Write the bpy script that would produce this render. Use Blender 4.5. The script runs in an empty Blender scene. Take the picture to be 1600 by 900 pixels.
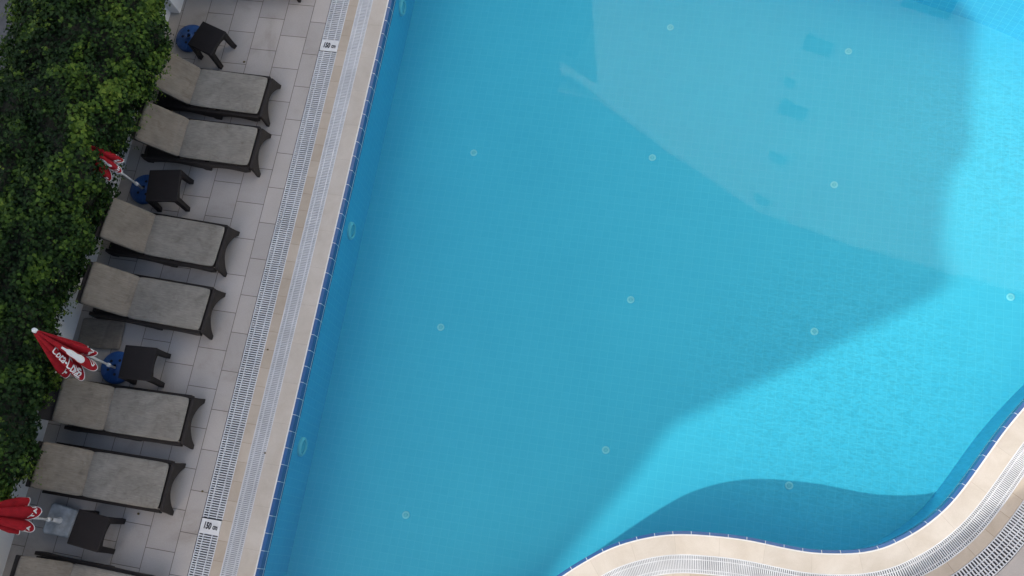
import bpy, bmesh, math, random
import numpy as np
from mathutils import Vector, Matrix, noise

random.seed(7)
rng = np.random.default_rng(7)
PI = math.pi
scene = bpy.context.scene
COL = scene.collection

# ------------------------------------------------------------------ camera, light, exposure
cam_d = bpy.data.cameras.new('camera')
cam = bpy.data.objects.new('camera', cam_d)
COL.objects.link(cam)
M = ((0.9786447991, 0.1289043389, -0.1601187954),
     (0.1687877903, -0.9485104960, 0.2680270898),
     (-0.1173245033, -0.2893294151, -0.9500123423))
mw = Matrix.Identity(4)
for r in range(3):
    mw[r][0], mw[r][1], mw[r][2] = M[r][0], -M[r][1], -M[r][2]
mw[2][3] = 13.8
cam.matrix_world = mw
cam_d.sensor_width = 36.0
cam_d.lens = 34.67
cam_d.clip_start = 0.1
cam_d.clip_end = 5000
scene.camera = cam

SUN_EL = math.radians(38.0)
SUN_AZ = Vector((-0.725, -0.689, 0)).normalized()
world = bpy.data.worlds.new('World')
scene.world = world
world.use_nodes = True
wn = world.node_tree
sky = wn.nodes.new('ShaderNodeTexSky')
sky.sky_type = 'NISHITA'
sky.sun_disc = False
sky.sun_elevation = SUN_EL
sky.sun_rotation = math.atan2(SUN_AZ.x, SUN_AZ.y)
sky.air_density = 1.0
sky.dust_density = 4.0
sky.ozone_density = 0.5
bg = wn.nodes['Background']
bg.inputs['Strength'].default_value = 0.15
tint = wn.nodes.new('ShaderNodeMix'); tint.data_type = 'RGBA'; tint.blend_type = 'MULTIPLY'   # tint added to warm the sky light and lift its fill
tint.inputs[0].default_value = 1.0; tint.inputs[7].default_value = (1.11, 1.08, 1.01, 1)
wn.links.new(sky.outputs[0], tint.inputs[6]); wn.links.new(tint.outputs[2], bg.inputs['Color'])

sun_d = bpy.data.lights.new('sun', 'SUN')
sun_d.energy = 2.0
sun_d.angle = math.radians(0.55)
sun_d.color = (1.0, 0.95, 0.84)
sun = bpy.data.objects.new('sun', sun_d)
COL.objects.link(sun)
sdir = Vector((SUN_AZ.x * math.cos(SUN_EL), SUN_AZ.y * math.cos(SUN_EL), math.sin(SUN_EL)))
sun.rotation_euler = sdir.to_track_quat('Z', 'Y').to_euler()
sun.location = (-30, -30, 40)

scene.view_settings.view_transform = 'Standard'
scene.view_settings.look = 'None'
scene.view_settings.gamma = 1
scene.view_settings.exposure = 0.73
scene.render.engine = 'CYCLES'
scene.cycles.use_denoising = True
scene.cycles.max_bounces = 8
scene.cycles.diffuse_bounces = 4
scene.cycles.transparent_max_bounces = 16

# ------------------------------------------------------------------ helpers
def tag(o, label=None, cat=None, group=None, kind=None):
    if label: o['label'] = label
    if cat: o['category'] = cat
    if group: o['group'] = group
    if kind: o['kind'] = kind
    return o

def empty(name, loc=(0, 0, 0), rotz=0.0):
    o = bpy.data.objects.new(name, None)
    COL.objects.link(o)
    o.location = loc
    o.rotation_euler = (0, 0, rotz)
    o.empty_display_size = 0.1
    return o

def link(name, me, mats, parent=None, smooth=False):
    if not isinstance(mats, (list, tuple)): mats = [mats]
    for m in mats: me.materials.append(m)
    if smooth:
        me.polygons.foreach_set('use_smooth', [True] * len(me.polygons))
    o = bpy.data.objects.new(name, me)
    COL.objects.link(o)
    if parent: o.parent = parent
    return o

class MB:
    """collects shapes into one mesh"""
    def __init__(s): s.v = []; s.f = []; s.mi = []; s.cur = 0
    def add(s, vs, fs):
        b = len(s.v); s.v += [tuple(v) for v in vs]
        s.f += [tuple(b + i for i in f) for f in fs]; s.mi += [s.cur] * len(fs)
    def box(s, c, d, rot=None):
        x, y, z = d[0] / 2, d[1] / 2, d[2] / 2
        vs = [Vector((i * x, j * y, k * z)) for i in (-1, 1) for j in (-1, 1) for k in (-1, 1)]
        if rot is not None: vs = [rot @ v for v in vs]
        vs = [v + Vector(c) for v in vs]
        s.add(vs, [(0, 1, 3, 2), (4, 6, 7, 5), (0, 4, 5, 1), (2, 3, 7, 6), (0, 2, 6, 4), (1, 5, 7, 3)])
    def prism(s, poly, axis, a, b):
        """poly of 2D points; extruded along axis 'x','y' or 'z' from a to b"""
        def P(p, t):
            return {'x': (t, p[0], p[1]), 'y': (p[0], t, p[1]), 'z': (p[0], p[1], t)}[axis]
        n = len(poly)
        s.add([P(p, a) for p in poly] + [P(p, b) for p in poly],
              [tuple(range(n)), tuple(range(2 * n - 1, n - 1, -1))] + [(i, i + n, (i + 1) % n + n, (i + 1) % n) for i in range(n)])
    def lathe(s, prof, n=32, c=(0, 0, 0), M=None):
        vs = []
        for r, z in prof:
            for k in range(n):
                a = 2 * PI * k / n
                v = Vector((r * math.cos(a), r * math.sin(a), z))
                if M is not None: v = M @ v
                vs.append(v + Vector(c))
        fs = []
        for i in range(len(prof) - 1):
            for k in range(n):
                k2 = (k + 1) % n
                fs.append((i * n + k, i * n + k2, (i + 1) * n + k2, (i + 1) * n + k))
        s.add(vs, fs)
    def tube(s, pts, rad, n=8, caps=True):
        pts = [Vector(p) for p in pts]; m = len(pts); vs = []
        for i, p in enumerate(pts):
            t = (pts[min(i + 1, m - 1)] - pts[max(i - 1, 0)]).normalized()
            u = t.orthogonal().normalized() if i == 0 else (u - t * u.dot(t)).normalized()
            w = t.cross(u); r = rad[i] if isinstance(rad, (list, tuple)) else rad
            for k in range(n):
                a = 2 * PI * k / n
                vs.append(p + u * r * math.cos(a) + w * r * math.sin(a))
        fs = [(i * n + k, i * n + (k + 1) % n, (i + 1) * n + (k + 1) % n, (i + 1) * n + k) for i in range(m - 1) for k in range(n)]
        if caps: fs += [tuple(range(n - 1, -1, -1)), tuple(range((m - 1) * n, m * n))]
        s.add(vs, fs)
    def build(s, name, mats, parent=None, smooth=False, bevel=0.0, seg=2):
        me = bpy.data.meshes.new(name)
        me.from_pydata(s.v, [], s.f)
        me.polygons.foreach_set('material_index', s.mi)
        bm = bmesh.new(); bm.from_mesh(me)
        bmesh.ops.recalc_face_normals(bm, faces=bm.faces)
        if bevel > 0:
            es = [e for e in bm.edges if len(e.link_faces) == 2 and e.calc_face_angle(0) > 0.5]
            bmesh.ops.bevel(bm, geom=es, offset=bevel, segments=seg, affect='EDGES', profile=0.5)
        bm.to_mesh(me); bm.free()
        return link(name, me, mats, parent, smooth)

# ---- materials
class NT:
    def __init__(s, name):
        s.m = bpy.data.materials.new(name); s.m.use_nodes = True
        s.t = s.m.node_tree; s.b = s.t.nodes['Principled BSDF']; s.out = s.t.nodes['Material Output']
    def n(s, typ, **kw):
        nd = s.t.nodes.new(typ)
        for k, v in kw.items():
            if k.startswith('i_'):
                nd.inputs[k[2:].replace('_', ' ')].default_value = v
            else: setattr(nd, k, v)
        return nd
    def l(s, a, b): s.t.links.new(a, b)
    def coord(s, which='Object', scale=(1, 1, 1), loc=(0, 0, 0), rot=(0, 0, 0)):
        tc = s.n('ShaderNodeTexCoord'); mp = s.n('ShaderNodeMapping')
        mp.inputs['Scale'].default_value = scale; mp.inputs['Location'].default_value = loc; mp.inputs['Rotation'].default_value = rot
        s.l(tc.outputs[which], mp.inputs[0]); return mp.outputs[0]
    def noise(s, co, scale, detail=4, rough=0.55, dist=0.0):
        nd = s.n('ShaderNodeTexNoise'); nd.inputs['Scale'].default_value = scale
        nd.inputs['Detail'].default_value = detail; nd.inputs['Roughness'].default_value = rough
        nd.inputs['Distortion'].default_value = dist
        if co is not None: s.l(co, nd.inputs['Vector'])
        return nd.outputs['Fac']
    def ramp(s, fac, stops):
        nd = s.n('ShaderNodeValToRGB'); cr = nd.color_ramp
        while len(cr.elements) < len(stops): cr.elements.new(0.5)
        for e, (p, c) in zip(cr.elements, stops):
            e.position = p; e.color = (*c, 1) if len(c) == 3 else c
        s.l(fac, nd.inputs[0]); return nd.outputs[0]
    def mix(s, fac, a, b, mode='MIX'):
        nd = s.n('ShaderNodeMix', data_type='RGBA', blend_type=mode)
        for sock, v in ((nd.inputs['Factor'], fac), (nd.inputs['A'], a), (nd.inputs['B'], b)):
            pass
        socks = {k: [x for x in nd.inputs if x.name == k and x.type == ty][0] for k, ty in (('A', 'RGBA'), ('B', 'RGBA'))}
        f = [x for x in nd.inputs if x.name == 'Factor' and x.type == 'VALUE'][0]
        for sock, v in ((f, fac), (socks['A'], a), (socks['B'], b)):
            if hasattr(v, 'links'): s.l(v, sock)
            elif isinstance(v, (int, float)): sock.default_value = v
            else: sock.default_value = (*v, 1)
        return [x for x in nd.outputs if x.type == 'RGBA'][0]
    def bump(s, h, strength=0.2, dist=0.01, prev=None):
        nd = s.n('ShaderNodeBump'); nd.inputs['Strength'].default_value = strength; nd.inputs['Distance'].default_value = dist
        s.l(h, nd.inputs['Height'])
        if prev is not None: s.l(prev, nd.inputs['Normal'])
        s.l(nd.outputs[0], s.b.inputs['Normal']); return nd.outputs[0]
    def col(s, c):
        if hasattr(c, 'links'): s.l(c, s.b.inputs['Base Color'])
        else: s.b.inputs['Base Color'].default_value = (*c, 1)
    def rough(s, r): s.b.inputs['Roughness'].default_value = r
    def math(s, op, a, b=None):
        nd = s.n('ShaderNodeMath', operation=op)
        for i, v in enumerate((a, b)):
            if v is None: continue
            if hasattr(v, 'links'): s.l(v, nd.inputs[i])
            else: nd.inputs[i].default_value = v
        return nd.outputs[0]

def simple(name, c, rough=0.6, var=0.15, scale=8, spec=0.5, bump=0.0, bscale=60):
    m = NT(name); co = m.coord()
    n = m.noise(co, scale)
    lo = tuple(x * (1 - var) for x in c); hi = tuple(min(1, x * (1 + var)) for x in c)
    m.col(m.ramp(n, [(0.3, lo), (0.7, hi)])); m.rough(rough)
    m.b.inputs['Specular IOR Level'].default_value = spec
    if bump: m.bump(m.noise(co, bscale, 3), bump, 0.004)
    return m.m

def brick_uv(m, co, bw, rh, mortar, c1, c2, cm, offset=0.0, bias=0.0):
    b = m.n('ShaderNodeTexBrick'); b.offset = offset; b.squash = 1.0
    b.inputs['Scale'].default_value = 1.0
    b.inputs['Brick Width'].default_value = bw; b.inputs['Row Height'].default_value = rh
    b.inputs['Mortar Size'].default_value = mortar; b.inputs['Mortar Smooth'].default_value = 0.3
    b.inputs['Bias'].default_value = bias
    b.inputs['Color1'].default_value = (*c1, 1); b.inputs['Color2'].default_value = (*c2, 1); b.inputs['Mortar'].default_value = (*cm, 1)
    m.l(co, b.inputs['Vector']); return b

# deck paving: 45 x 59 cm stone tiles laid in half-bond columns along the pool
def mat_deck():
    m = NT('deck_paving')
    tc = m.n('ShaderNodeTexCoord'); sep = m.n('ShaderNodeSeparateXYZ'); cmb = m.n('ShaderNodeCombineXYZ')
    m.l(tc.outputs['Object'], sep.inputs[0])
    m.l(m.math('ADD', sep.outputs['Y'], 0.026 + 59.2), cmb.inputs[0])
    m.l(m.math('ADD', sep.outputs['X'], 6.43 + 45.3), cmb.inputs[1])
    b = brick_uv(m, cmb.outputs[0], 0.592, 0.453, 0.0055, (0.385, 0.36, 0.345), (0.45, 0.417, 0.395), (0.13, 0.112, 0.10), 0.5)
    co = tc.outputs['Object']
    st = m.noise(co, 1.3, 6, 0.62, 0.4); fine = m.noise(co, 55, 4, 0.7)
    c = m.mix(m.math('MULTIPLY', m.math('GREATER_THAN', st, 0.0), 1.0), b.outputs['Color'], b.outputs['Color'])
    c = m.mix(1.0, c, m.ramp(st, [(0.27, (0.74, 0.71, 0.67)), (0.46, (0.96, 0.95, 0.94)), (0.72, (1.06, 1.06, 1.07))]), 'MULTIPLY')
    c = m.mix(1.0, c, m.ramp(fine, [(0.3, (0.92, 0.92, 0.92)), (0.7, (1.05, 1.05, 1.05))]), 'MULTIPLY')
    m.col(c); m.rough(0.55)
    m.bump(m.math('MULTIPLY', b.outputs['Fac'], -1.0), 0.5, 0.004)
    return m.m

def mat_strip(name, bw, c1, c2, cm, mortar=0.003, rough=0.5, st_amp=0.12, rh=10.0):
    m = NT(name); uv = m.coord('UV')
    mp = m.n('ShaderNodeMapping'); mp.inputs['Location'].default_value = (0, rh / 2 if rh > 5 else 0, 0); m.l(uv, mp.inputs[0])
    b = brick_uv(m, mp.outputs[0], bw, rh, mortar, c1, c2, cm)
    co = m.coord(); st = m.noise(co, 2.2, 6, 0.65, 0.5)
    c = m.mix(1.0, b.outputs['Color'], m.ramp(st, [(0.3, (1 - st_amp * 1.3, 1 - st_amp * 1.5, 1 - st_amp * 1.8)), (0.65, (1.02, 1.02, 1.02))]), 'MULTIPLY')
    fine = m.noise(co, 70, 3, 0.7)
    c = m.mix(1.0, c, m.ramp(fine, [(0.3, (0.94, 0.94, 0.94)), (0.7, (1.04, 1.04, 1.04))]), 'MULTIPLY')
    m.col(c); m.rough(rough); m.bump(m.math('MULTIPLY', b.outputs['Fac'], -1.0), 0.3, 0.003)
    return m.m

def mat_pool(name, uv=False, c1=None, c2=None):
    m = NT(name)
    co = m.coord('UV' if uv else 'Object')
    # joints wavered in the texture, standing in for refraction by the water
    w = m.n('ShaderNodeTexNoise'); w.inputs['Scale'].default_value = 3.0; m.l(co, w.inputs['Vector'])
    off = m.n('ShaderNodeVectorMath', operation='SCALE'); off.inputs['Scale'].default_value = 0.012; m.l(w.outputs['Color'], off.inputs[0])
    ad = m.n('ShaderNodeVectorMath', operation='ADD'); m.l(co, ad.inputs[0]); m.l(off.outputs[0], ad.inputs[1])
    b = brick_uv(m, ad.outputs[0], 0.122, 0.122, 0.0035, c1 or POOL1, c2 or POOL2, POOLM)
    st = m.noise(co, 0.45, 5, 0.6)
    c = m.mix(1.0, b.outputs['Color'], m.ramp(st, [(0.3, (0.95, 0.97, 0.97)), (0.7, (1.04, 1.02, 1.01))]), 'MULTIPLY')
    m.col(c); m.rough(0.4); m.b.inputs['Specular IOR Level'].default_value = 0.2
    return m.m

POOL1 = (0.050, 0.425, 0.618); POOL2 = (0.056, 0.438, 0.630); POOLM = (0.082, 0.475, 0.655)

def mat_water():
    m = NT('pool_water'); t = m.t
    t.nodes.remove(m.b)
    tr = m.n('ShaderNodeBsdfTransparent'); gl = m.n('ShaderNodeBsdfGlossy'); gl.inputs['Roughness'].default_value = 0.015
    fr = m.n('ShaderNodeFresnel'); 
    ge = m.n('ShaderNodeNewGeometry')          # same reflectance from above and from below
    ior = m.n('ShaderNodeMapRange'); ior.inputs['To Min'].default_value = 1.36; ior.inputs['To Max'].default_value = 1 / 1.36
    m.l(ge.outputs['Backfacing'], ior.inputs['Value']); m.l(ior.outputs[0], fr.inputs['IOR'])
    co = m.coord()
    tc2 = m.coord(scale=(1, 1.6, 1), rot=(0, 0, 0.5))
    n1 = m.noise(co, 2.2, 2, 0.5); n2 = m.noise(tc2, 9.0, 3, 0.55, 0.6)
    h = m.math('ADD', m.math('MULTIPLY', n1, 0.45), m.math('MULTIPLY', n2, 0.14))
    bp = m.n('ShaderNodeBump'); bp.inputs['Strength'].default_value = 0.010; bp.inputs['Distance'].default_value = 0.05
    m.l(h, bp.inputs['Height'])
    m.l(bp.outputs[0], gl.inputs['Normal'])
    # caustic light painted into the transmission colour as noise, strongest in the sunlit water
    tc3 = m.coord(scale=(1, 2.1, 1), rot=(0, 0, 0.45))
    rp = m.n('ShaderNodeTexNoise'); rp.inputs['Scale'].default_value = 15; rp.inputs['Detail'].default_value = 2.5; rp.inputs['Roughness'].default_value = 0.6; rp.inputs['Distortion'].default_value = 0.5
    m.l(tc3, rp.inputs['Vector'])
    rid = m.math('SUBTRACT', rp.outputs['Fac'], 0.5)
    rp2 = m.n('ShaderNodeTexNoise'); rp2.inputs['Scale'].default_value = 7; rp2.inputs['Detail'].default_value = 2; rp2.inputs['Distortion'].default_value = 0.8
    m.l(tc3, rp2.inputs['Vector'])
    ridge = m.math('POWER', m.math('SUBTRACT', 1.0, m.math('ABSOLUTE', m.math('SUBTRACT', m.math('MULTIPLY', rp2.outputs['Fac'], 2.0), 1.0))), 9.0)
    # masks that strengthen the painted caustics over the sunlit areas
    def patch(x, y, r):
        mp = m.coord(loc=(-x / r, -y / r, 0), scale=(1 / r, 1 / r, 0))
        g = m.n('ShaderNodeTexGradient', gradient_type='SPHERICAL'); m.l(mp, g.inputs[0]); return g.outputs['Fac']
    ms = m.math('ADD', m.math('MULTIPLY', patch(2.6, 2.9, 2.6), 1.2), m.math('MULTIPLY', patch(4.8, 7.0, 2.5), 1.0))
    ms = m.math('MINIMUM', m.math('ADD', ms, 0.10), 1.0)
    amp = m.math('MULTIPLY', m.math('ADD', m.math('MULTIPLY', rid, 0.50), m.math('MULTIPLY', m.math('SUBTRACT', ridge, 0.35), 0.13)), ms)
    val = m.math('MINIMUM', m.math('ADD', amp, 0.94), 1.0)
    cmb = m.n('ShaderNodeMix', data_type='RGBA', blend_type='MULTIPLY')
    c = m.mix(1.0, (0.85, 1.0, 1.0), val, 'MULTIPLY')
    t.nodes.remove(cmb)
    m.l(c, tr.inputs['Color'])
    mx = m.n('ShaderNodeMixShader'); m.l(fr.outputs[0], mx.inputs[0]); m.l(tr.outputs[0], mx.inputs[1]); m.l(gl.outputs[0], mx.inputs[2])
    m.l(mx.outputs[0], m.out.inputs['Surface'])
    return m.m

M_DECK = mat_deck()
M_COPING = mat_strip('cream_coping', 0.60, (0.515, 0.475, 0.43), (0.55, 0.505, 0.455), (0.40, 0.355, 0.31), 0.0022)
M_BEIGE = mat_strip('beige_strip', 0.28, (0.45, 0.385, 0.315), (0.51, 0.445, 0.375), (0.30, 0.24, 0.18), 0.003)
M_BLUE = mat_strip('blue_edge_tile', 0.243, (0.028, 0.095, 0.26), (0.036, 0.115, 0.30), (0.46, 0.54, 0.62), 0.005, 0.25, 0.05)
M_EDGEW = simple('white_edge_grout', (0.66, 0.66, 0.66), 0.6, 0.06)
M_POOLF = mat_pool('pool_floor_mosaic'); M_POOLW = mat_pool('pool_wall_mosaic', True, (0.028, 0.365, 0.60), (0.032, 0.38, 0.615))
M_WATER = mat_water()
M_GRATE = simple('white_grate_plastic', (0.61, 0.63, 0.665), 0.5, 0.10, 3)
M_CHAN = simple('channel_concrete', (0.15, 0.15, 0.165), 0.8, 0.3, 6)
M_CHAN2 = simple('channel_wet', (0.20, 0.225, 0.27), 0.5, 0.2, 5)
M_GROUND = simple('grey_ground', (0.16, 0.16, 0.165), 0.9, 0.25, 0.8)
M_ROAD = simple('asphalt_grey', (0.11, 0.11, 0.115), 0.9, 0.3, 2.5)
M_WALLW = simple('white_render', (0.72, 0.73, 0.75), 0.8, 0.06, 2.5, bump=0.15)
M_FACADE = simple('white_facade', (0.80, 0.79, 0.76), 0.8, 0.04, 0.8)
M_ROOF = simple('roof_grey', (0.30, 0.28, 0.26), 0.8, 0.2, 2)
M_HOTEL = simple('cream_facade', (0.55, 0.52, 0.47), 0.8, 0.1, 1)
M_GLASS = simple('window_glass', (0.02, 0.025, 0.03), 0.1, 0.1)
M_CURTAIN = simple('curtained_window', (0.09, 0.09, 0.085), 0.4, 0.4, 2)
M_BLACK = simple('black_print', (0.012, 0.012, 0.014), 0.5, 0.2, 40)
M_PLATE = simple('white_plate', (0.66, 0.67, 0.68), 0.4, 0.10, 9)

def mat_weave(name, c, dusty):
    m = NT(name); co = m.coord()
    wv = m.n('ShaderNodeTexChecker'); wv.inputs['Scale'].default_value = 90
    m.l(co, wv.inputs[0])
    n = m.noise(co, 5, 5); dust = m.noise(co, 22, 4, 0.7)
    cc = m.ramp(n, [(0.3, tuple(x * 0.75 for x in c)), (0.7, tuple(x * 1.3 for x in c))])
    cc = m.mix(m.math('MULTIPLY', dust, dusty), cc, (0.16, 0.14, 0.125))
    m.col(cc); m.rough(0.6); m.b.inputs['Specular IOR Level'].default_value = 0.3; m.bump(wv.outputs['Fac'], 0.25, 0.003)
    return m.m
M_RATTAN = mat_weave('dark_brown_rattan', (0.017, 0.0135, 0.013), 0.07)
M_TABLE = mat_weave('black_brown_rattan', (0.0085, 0.0065, 0.0075), 0.035)

def mat_fabric(name, c, warm):
    m = NT(name); tc = m.n('ShaderNodeTexCoord'); oi = m.n('ShaderNodeObjectInfo')
    ad = m.n('ShaderNodeVectorMath', operation='ADD')
    sc = m.n('ShaderNodeVectorMath', operation='SCALE'); sc.inputs[0].default_value = (13.7, 7.1, 3.3); m.l(oi.outputs['Random'], sc.inputs['Scale'])
    m.l(tc.outputs['Object'], ad.inputs[0]); m.l(sc.outputs[0], ad.inputs[1]); co = ad.outputs[0]
    st = m.noise(co, 3.2, 7, 0.66, 0.3); big = m.noise(co, 1.4, 3)
    cc = m.ramp(st, [(0.25, tuple(x * 0.66 for x in c)), (0.46, tuple(x * 0.96 for x in c)), (0.74, tuple(x * 1.20 for x in c))])
    cc = m.mix(m.math('MULTIPLY', m.math('SUBTRACT', big, 0.35), 0.9), cc, warm)
    sp = m.noise(co, 5.5, 5, 0.7, 0.8)
    cc = m.mix(1.0, cc, m.ramp(sp, [(0.30, (0.80, 0.78, 0.76)), (0.46, (1, 1, 1)), (0.70, (1.06, 1.06, 1.06))]), 'MULTIPLY')
    wv = m.n('ShaderNodeTexWave', bands_direction='Y'); wv.inputs['Scale'].default_value = 55; wv.inputs['Distortion'].default_value = 1.5; wv.inputs['Detail'].default_value = 2
    m.l(tc.outputs['Object'], wv.inputs['Vector'])
    thr = m.n('ShaderNodeMapping'); thr.inputs['Scale'].default_value = (9, 70, 9); m.l(co, thr.inputs[0])
    tn = m.noise(thr.outputs[0], 1.0, 3, 0.6)
    cc = m.mix(1.0, cc, m.ramp(tn, [(0.3, (0.84, 0.84, 0.84)), (0.7, (1.12, 1.12, 1.12))]), 'MULTIPLY')
    m.col(cc); m.rough(0.95); m.b.inputs['Specular IOR Level'].default_value = 0.1
    m.b.inputs['Sheen Weight'].default_value = 0.15
    m.bump(m.noise(co, 260, 2), 0.3, 0.002)
    return m.m
M_SEAT = mat_fabric('worn_grey_fabric', (0.236, 0.224, 0.203), (0.19, 0.165, 0.137))
M_BACK = mat_fabric('worn_taupe_fabric', (0.200, 0.178, 0.152), (0.16, 0.132, 0.106))
M_RED = simple('red_canvas', (0.30, 0.010, 0.018), 0.85, 0.22, 9, 0.2, 0.2, 300)
M_WHITE = simple('white_paint', (0.74, 0.75, 0.76), 0.45, 0.06)
M_BLUEP = simple('blue_plastic', (0.016, 0.075, 0.26), 0.45, 0.25, 7)
M_HOLE = simple('dark_hole', (0.006, 0.008, 0.016), 0.8, 0.1)
M_CONC = simple('pale_concrete', (0.42, 0.45, 0.48), 0.8, 0.28, 9, bump=0.3)
M_LEAFD = simple('dry_leaf', (0.10, 0.075, 0.03), 0.8, 0.3, 30)
M_INLET = simple('white_inlet_plastic', (0.20, 0.60, 0.70), 0.4, 0.05)
M_BEZEL = simple('pool_light_bezel', (0.12, 0.50, 0.60), 0.4, 0.05)
M_POOLGLASS = simple('pool_light_glass', (0.06, 0.38, 0.50), 0.2, 0.08)
M_LENS = simple('light_lens', (0.13, 0.52, 0.64), 0.2, 0.08)

# ------------------------------------------------------------------ pool outline
CTRL = [(-5.19, 8.6), (-5.19, 7), (-5.19, 5), (-5.19, 3), (-5.19, 1), (-5.19, -0.6), (-5.19, -1.6), (-5.08, -2.35), (-4.5, -2.85), (-3.7, -2.55), (-2.9, -1.85),
        (-2.1, -1.07), (-1.5, -0.5), (-0.96, 0.0), (-0.73, 0.20), (-0.37, 0.465), (0.06, 0.67), (0.48, 0.79), (0.95, 0.845), (1.39, 0.865), (1.88, 0.845),
        (2.25, 0.845), (2.65, 0.90), (2.89, 0.96), (3.07, 1.03), (3.25, 1.13), (3.57, 1.37), (3.85, 1.66), (4.03, 1.91), (4.20, 2.19), (4.41, 2.56),
        (4.58, 2.85), (4.82, 3.21), (5.17, 3.68), (5.8, 4.45), (6.5, 5.4), (6.85, 6.6), (6.6, 7.9), (5.95, 8.85), (5.05, 9.46), (4.25, 9.79),
        (3.45, 10.03), (2.0, 10.45), (0, 10.85), (-3, 11.0), (-4.5, 10.9), (-5.1, 10.3), (-5.19, 9.6)]
def catmull(pts, step):
    out = []; n = len(pts)
    for i in range(n):
        p0, p1, p2, p3 = (Vector(pts[(i + k) % n]) for k in (-1, 0, 1, 2))
        d = (p2 - p1).length; m = max(2, int(d / step))
        for k in range(m):
            t = k / m
            out.append(0.5 * ((2 * p1) + (p2 - p0) * t + (2 * p0 - 5 * p1 + 4 * p2 - p3) * t * t + (3 * p1 - p0 - 3 * p2 + p3) * t ** 3))
    return out
raw = catmull(CTRL, 0.02)
E = np.array([(p.x, p.y) for p in raw])
for _ in range(25):      # ease out the small kinks
    E = 0.25 * np.roll(E, 1, 0) + 0.5 * E + 0.25 * np.roll(E, -1, 0)
seg = np.linalg.norm(np.roll(E, -1, 0) - E, axis=1); cum = np.concatenate([[0], np.cumsum(seg)]); PER = cum[-1]
NS = int(PER / 0.04)
sv = np.arange(NS) * PER / NS
Ec = np.vstack([E, E[:1]])
PX = np.stack([np.interp(sv, cum, Ec[:, 0]), np.interp(sv, cum, Ec[:, 1])], 1)
TG = np.roll(PX, -2, 0) - np.roll(PX, 2, 0)
for _ in range(6): TG = 0.25 * np.roll(TG, 1, 0) + 0.5 * TG + 0.25 * np.roll(TG, -1, 0)
TG /= np.linalg.norm(TG, axis=1)[:, None]
# the outline runs down the left side (anticlockwise): the pool lies on the left hand, the deck on the right
NRM = np.stack([TG[:, 1], -TG[:, 0]], 1)
def at_s(s):
    s = s % PER; i = s / PER * NS; a = int(i) % NS; b = (a + 1) % NS; f = i - int(i)
    p = PX[a] * (1 - f) + PX[b] * f; t = TG[a] * (1 - f) + TG[b] * f; t /= np.linalg.norm(t)
    return p, t, np.array([t[1], -t[0]])
def offset(d): return PX + NRM * d
def strip(name, d0, z0, d1, z1, mat, parent=None, v0=0.0, closed=True):
    """ribbon along the whole outline between two offsets, UV in metres"""
    a = offset(d0); b = offset(d1); n = NS
    vs = [(a[i, 0], a[i, 1], z0) for i in range(n)] + [(b[i, 0], b[i, 1], z1) for i in range(n)]
    fs = [(i, (i + 1) % n, (i + 1) % n + n, i + n) for i in range(n)]
    me = bpy.data.meshes.new(name); me.from_pydata(vs, [], fs)
    uv = me.uv_layers.new(name='UVMap'); w = math.hypot(d1 - d0, z1 - z0)
    for i in range(n):
        u0 = PER * i / n; u1 = PER * (i + 1) / n
        for k, (u, v) in enumerate(((u0, v0), (u1, v0), (u1, v0 + w), (u0, v0 + w))):
            uv.data[4 * i + k].uv = (u, v)
    return me
def join_strips(name, specs, mats, parent=None, smooth=False):
    """several ribbons in one mesh; specs: (d0,z0,d1,z1,material index)"""
    bm = bmesh.new(); uvl = bm.loops.layers.uv.new('UVMap'); v = 0.0
    for d0, z0, d1, z1, mi in specs:
        a = offset(d0); b = offset(d1); w = math.hypot(d1 - d0, z1 - z0)
        va = [bm.verts.new((a[i, 0], a[i, 1], z0)) for i in range(NS)]; vb = [bm.verts.new((b[i, 0], b[i, 1], z1)) for i in range(NS)]
        for i in range(NS):
            j = (i + 1) % NS
            f = bm.faces.new((va[i], va[j], vb[j], vb[i])); f.material_index = mi
            u0, u1 = PER * i / NS, PER * (i + 1) / NS
            for lp, q in zip(f.loops, ((u0, v), (u1, v), (u1, v + w), (u0, v + w))): lp[uvl].uv = q
        v += w
    me = bpy.data.meshes.new(name); bm.to_mesh(me); bm.free()
    return link(name, me, mats, parent, smooth)
def fill_poly(loops, z, name, mats, flip=False):
    bm = bmesh.new(); es = []
    for lp in loops:
        vs = [bm.verts.new((p[0], p[1], z)) for p in lp]
        es += [bm.edges.new((vs[i], vs[(i + 1) % len(vs)])) for i in range(len(vs))]
    bmesh.ops.triangle_fill(bm, use_beauty=True, use_dissolve=False, edges=es)
    for f in bm.faces:
        if (f.normal.z < 0): f.normal_flip()
    me = bpy.data.meshes.new(name); bm.to_mesh(me); bm.free()
    return link(name, me, mats)

DEPTH = 1.15; WL = -0.035
# ground sheet to the horizon with an opening under the terrace
g = 2500
outer = [(-g, -g), (g, -g), (g, g), (-g, g)]
hole = [(-10.2, -6), (9.5, -6), (9.5, 13), (-10.2, 13)]
tag(fill_poly([outer, hole], -0.02, 'ground', M_GROUND), kind='structure')
terr = [(-10.2, -6), (9.5, -6), (9.5, 13), (-10.2, 13)]
tag(fill_poly([terr, [tuple(p) for p in offset(0.975)]], 0.0, 'pool_deck', M_DECK), kind='structure')
rd = MB(); rd.add([(-15.5, -30, -0.012), (-11.25, -30, -0.012), (-11.25, 40, -0.012), (-15.5, 40, -0.012)], [(0, 1, 2, 3)])
tag(rd.build('road', M_ROAD), kind='structure')
kb = MB(); kb.box((-11.17, 5, 0.03), (0.14, 70, 0.12)); tag(kb.build('kerb', simple('kerb_stone', (0.09, 0.09, 0.095), 0.9, 0.3, 3), bevel=0.01), kind='structure')
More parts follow.
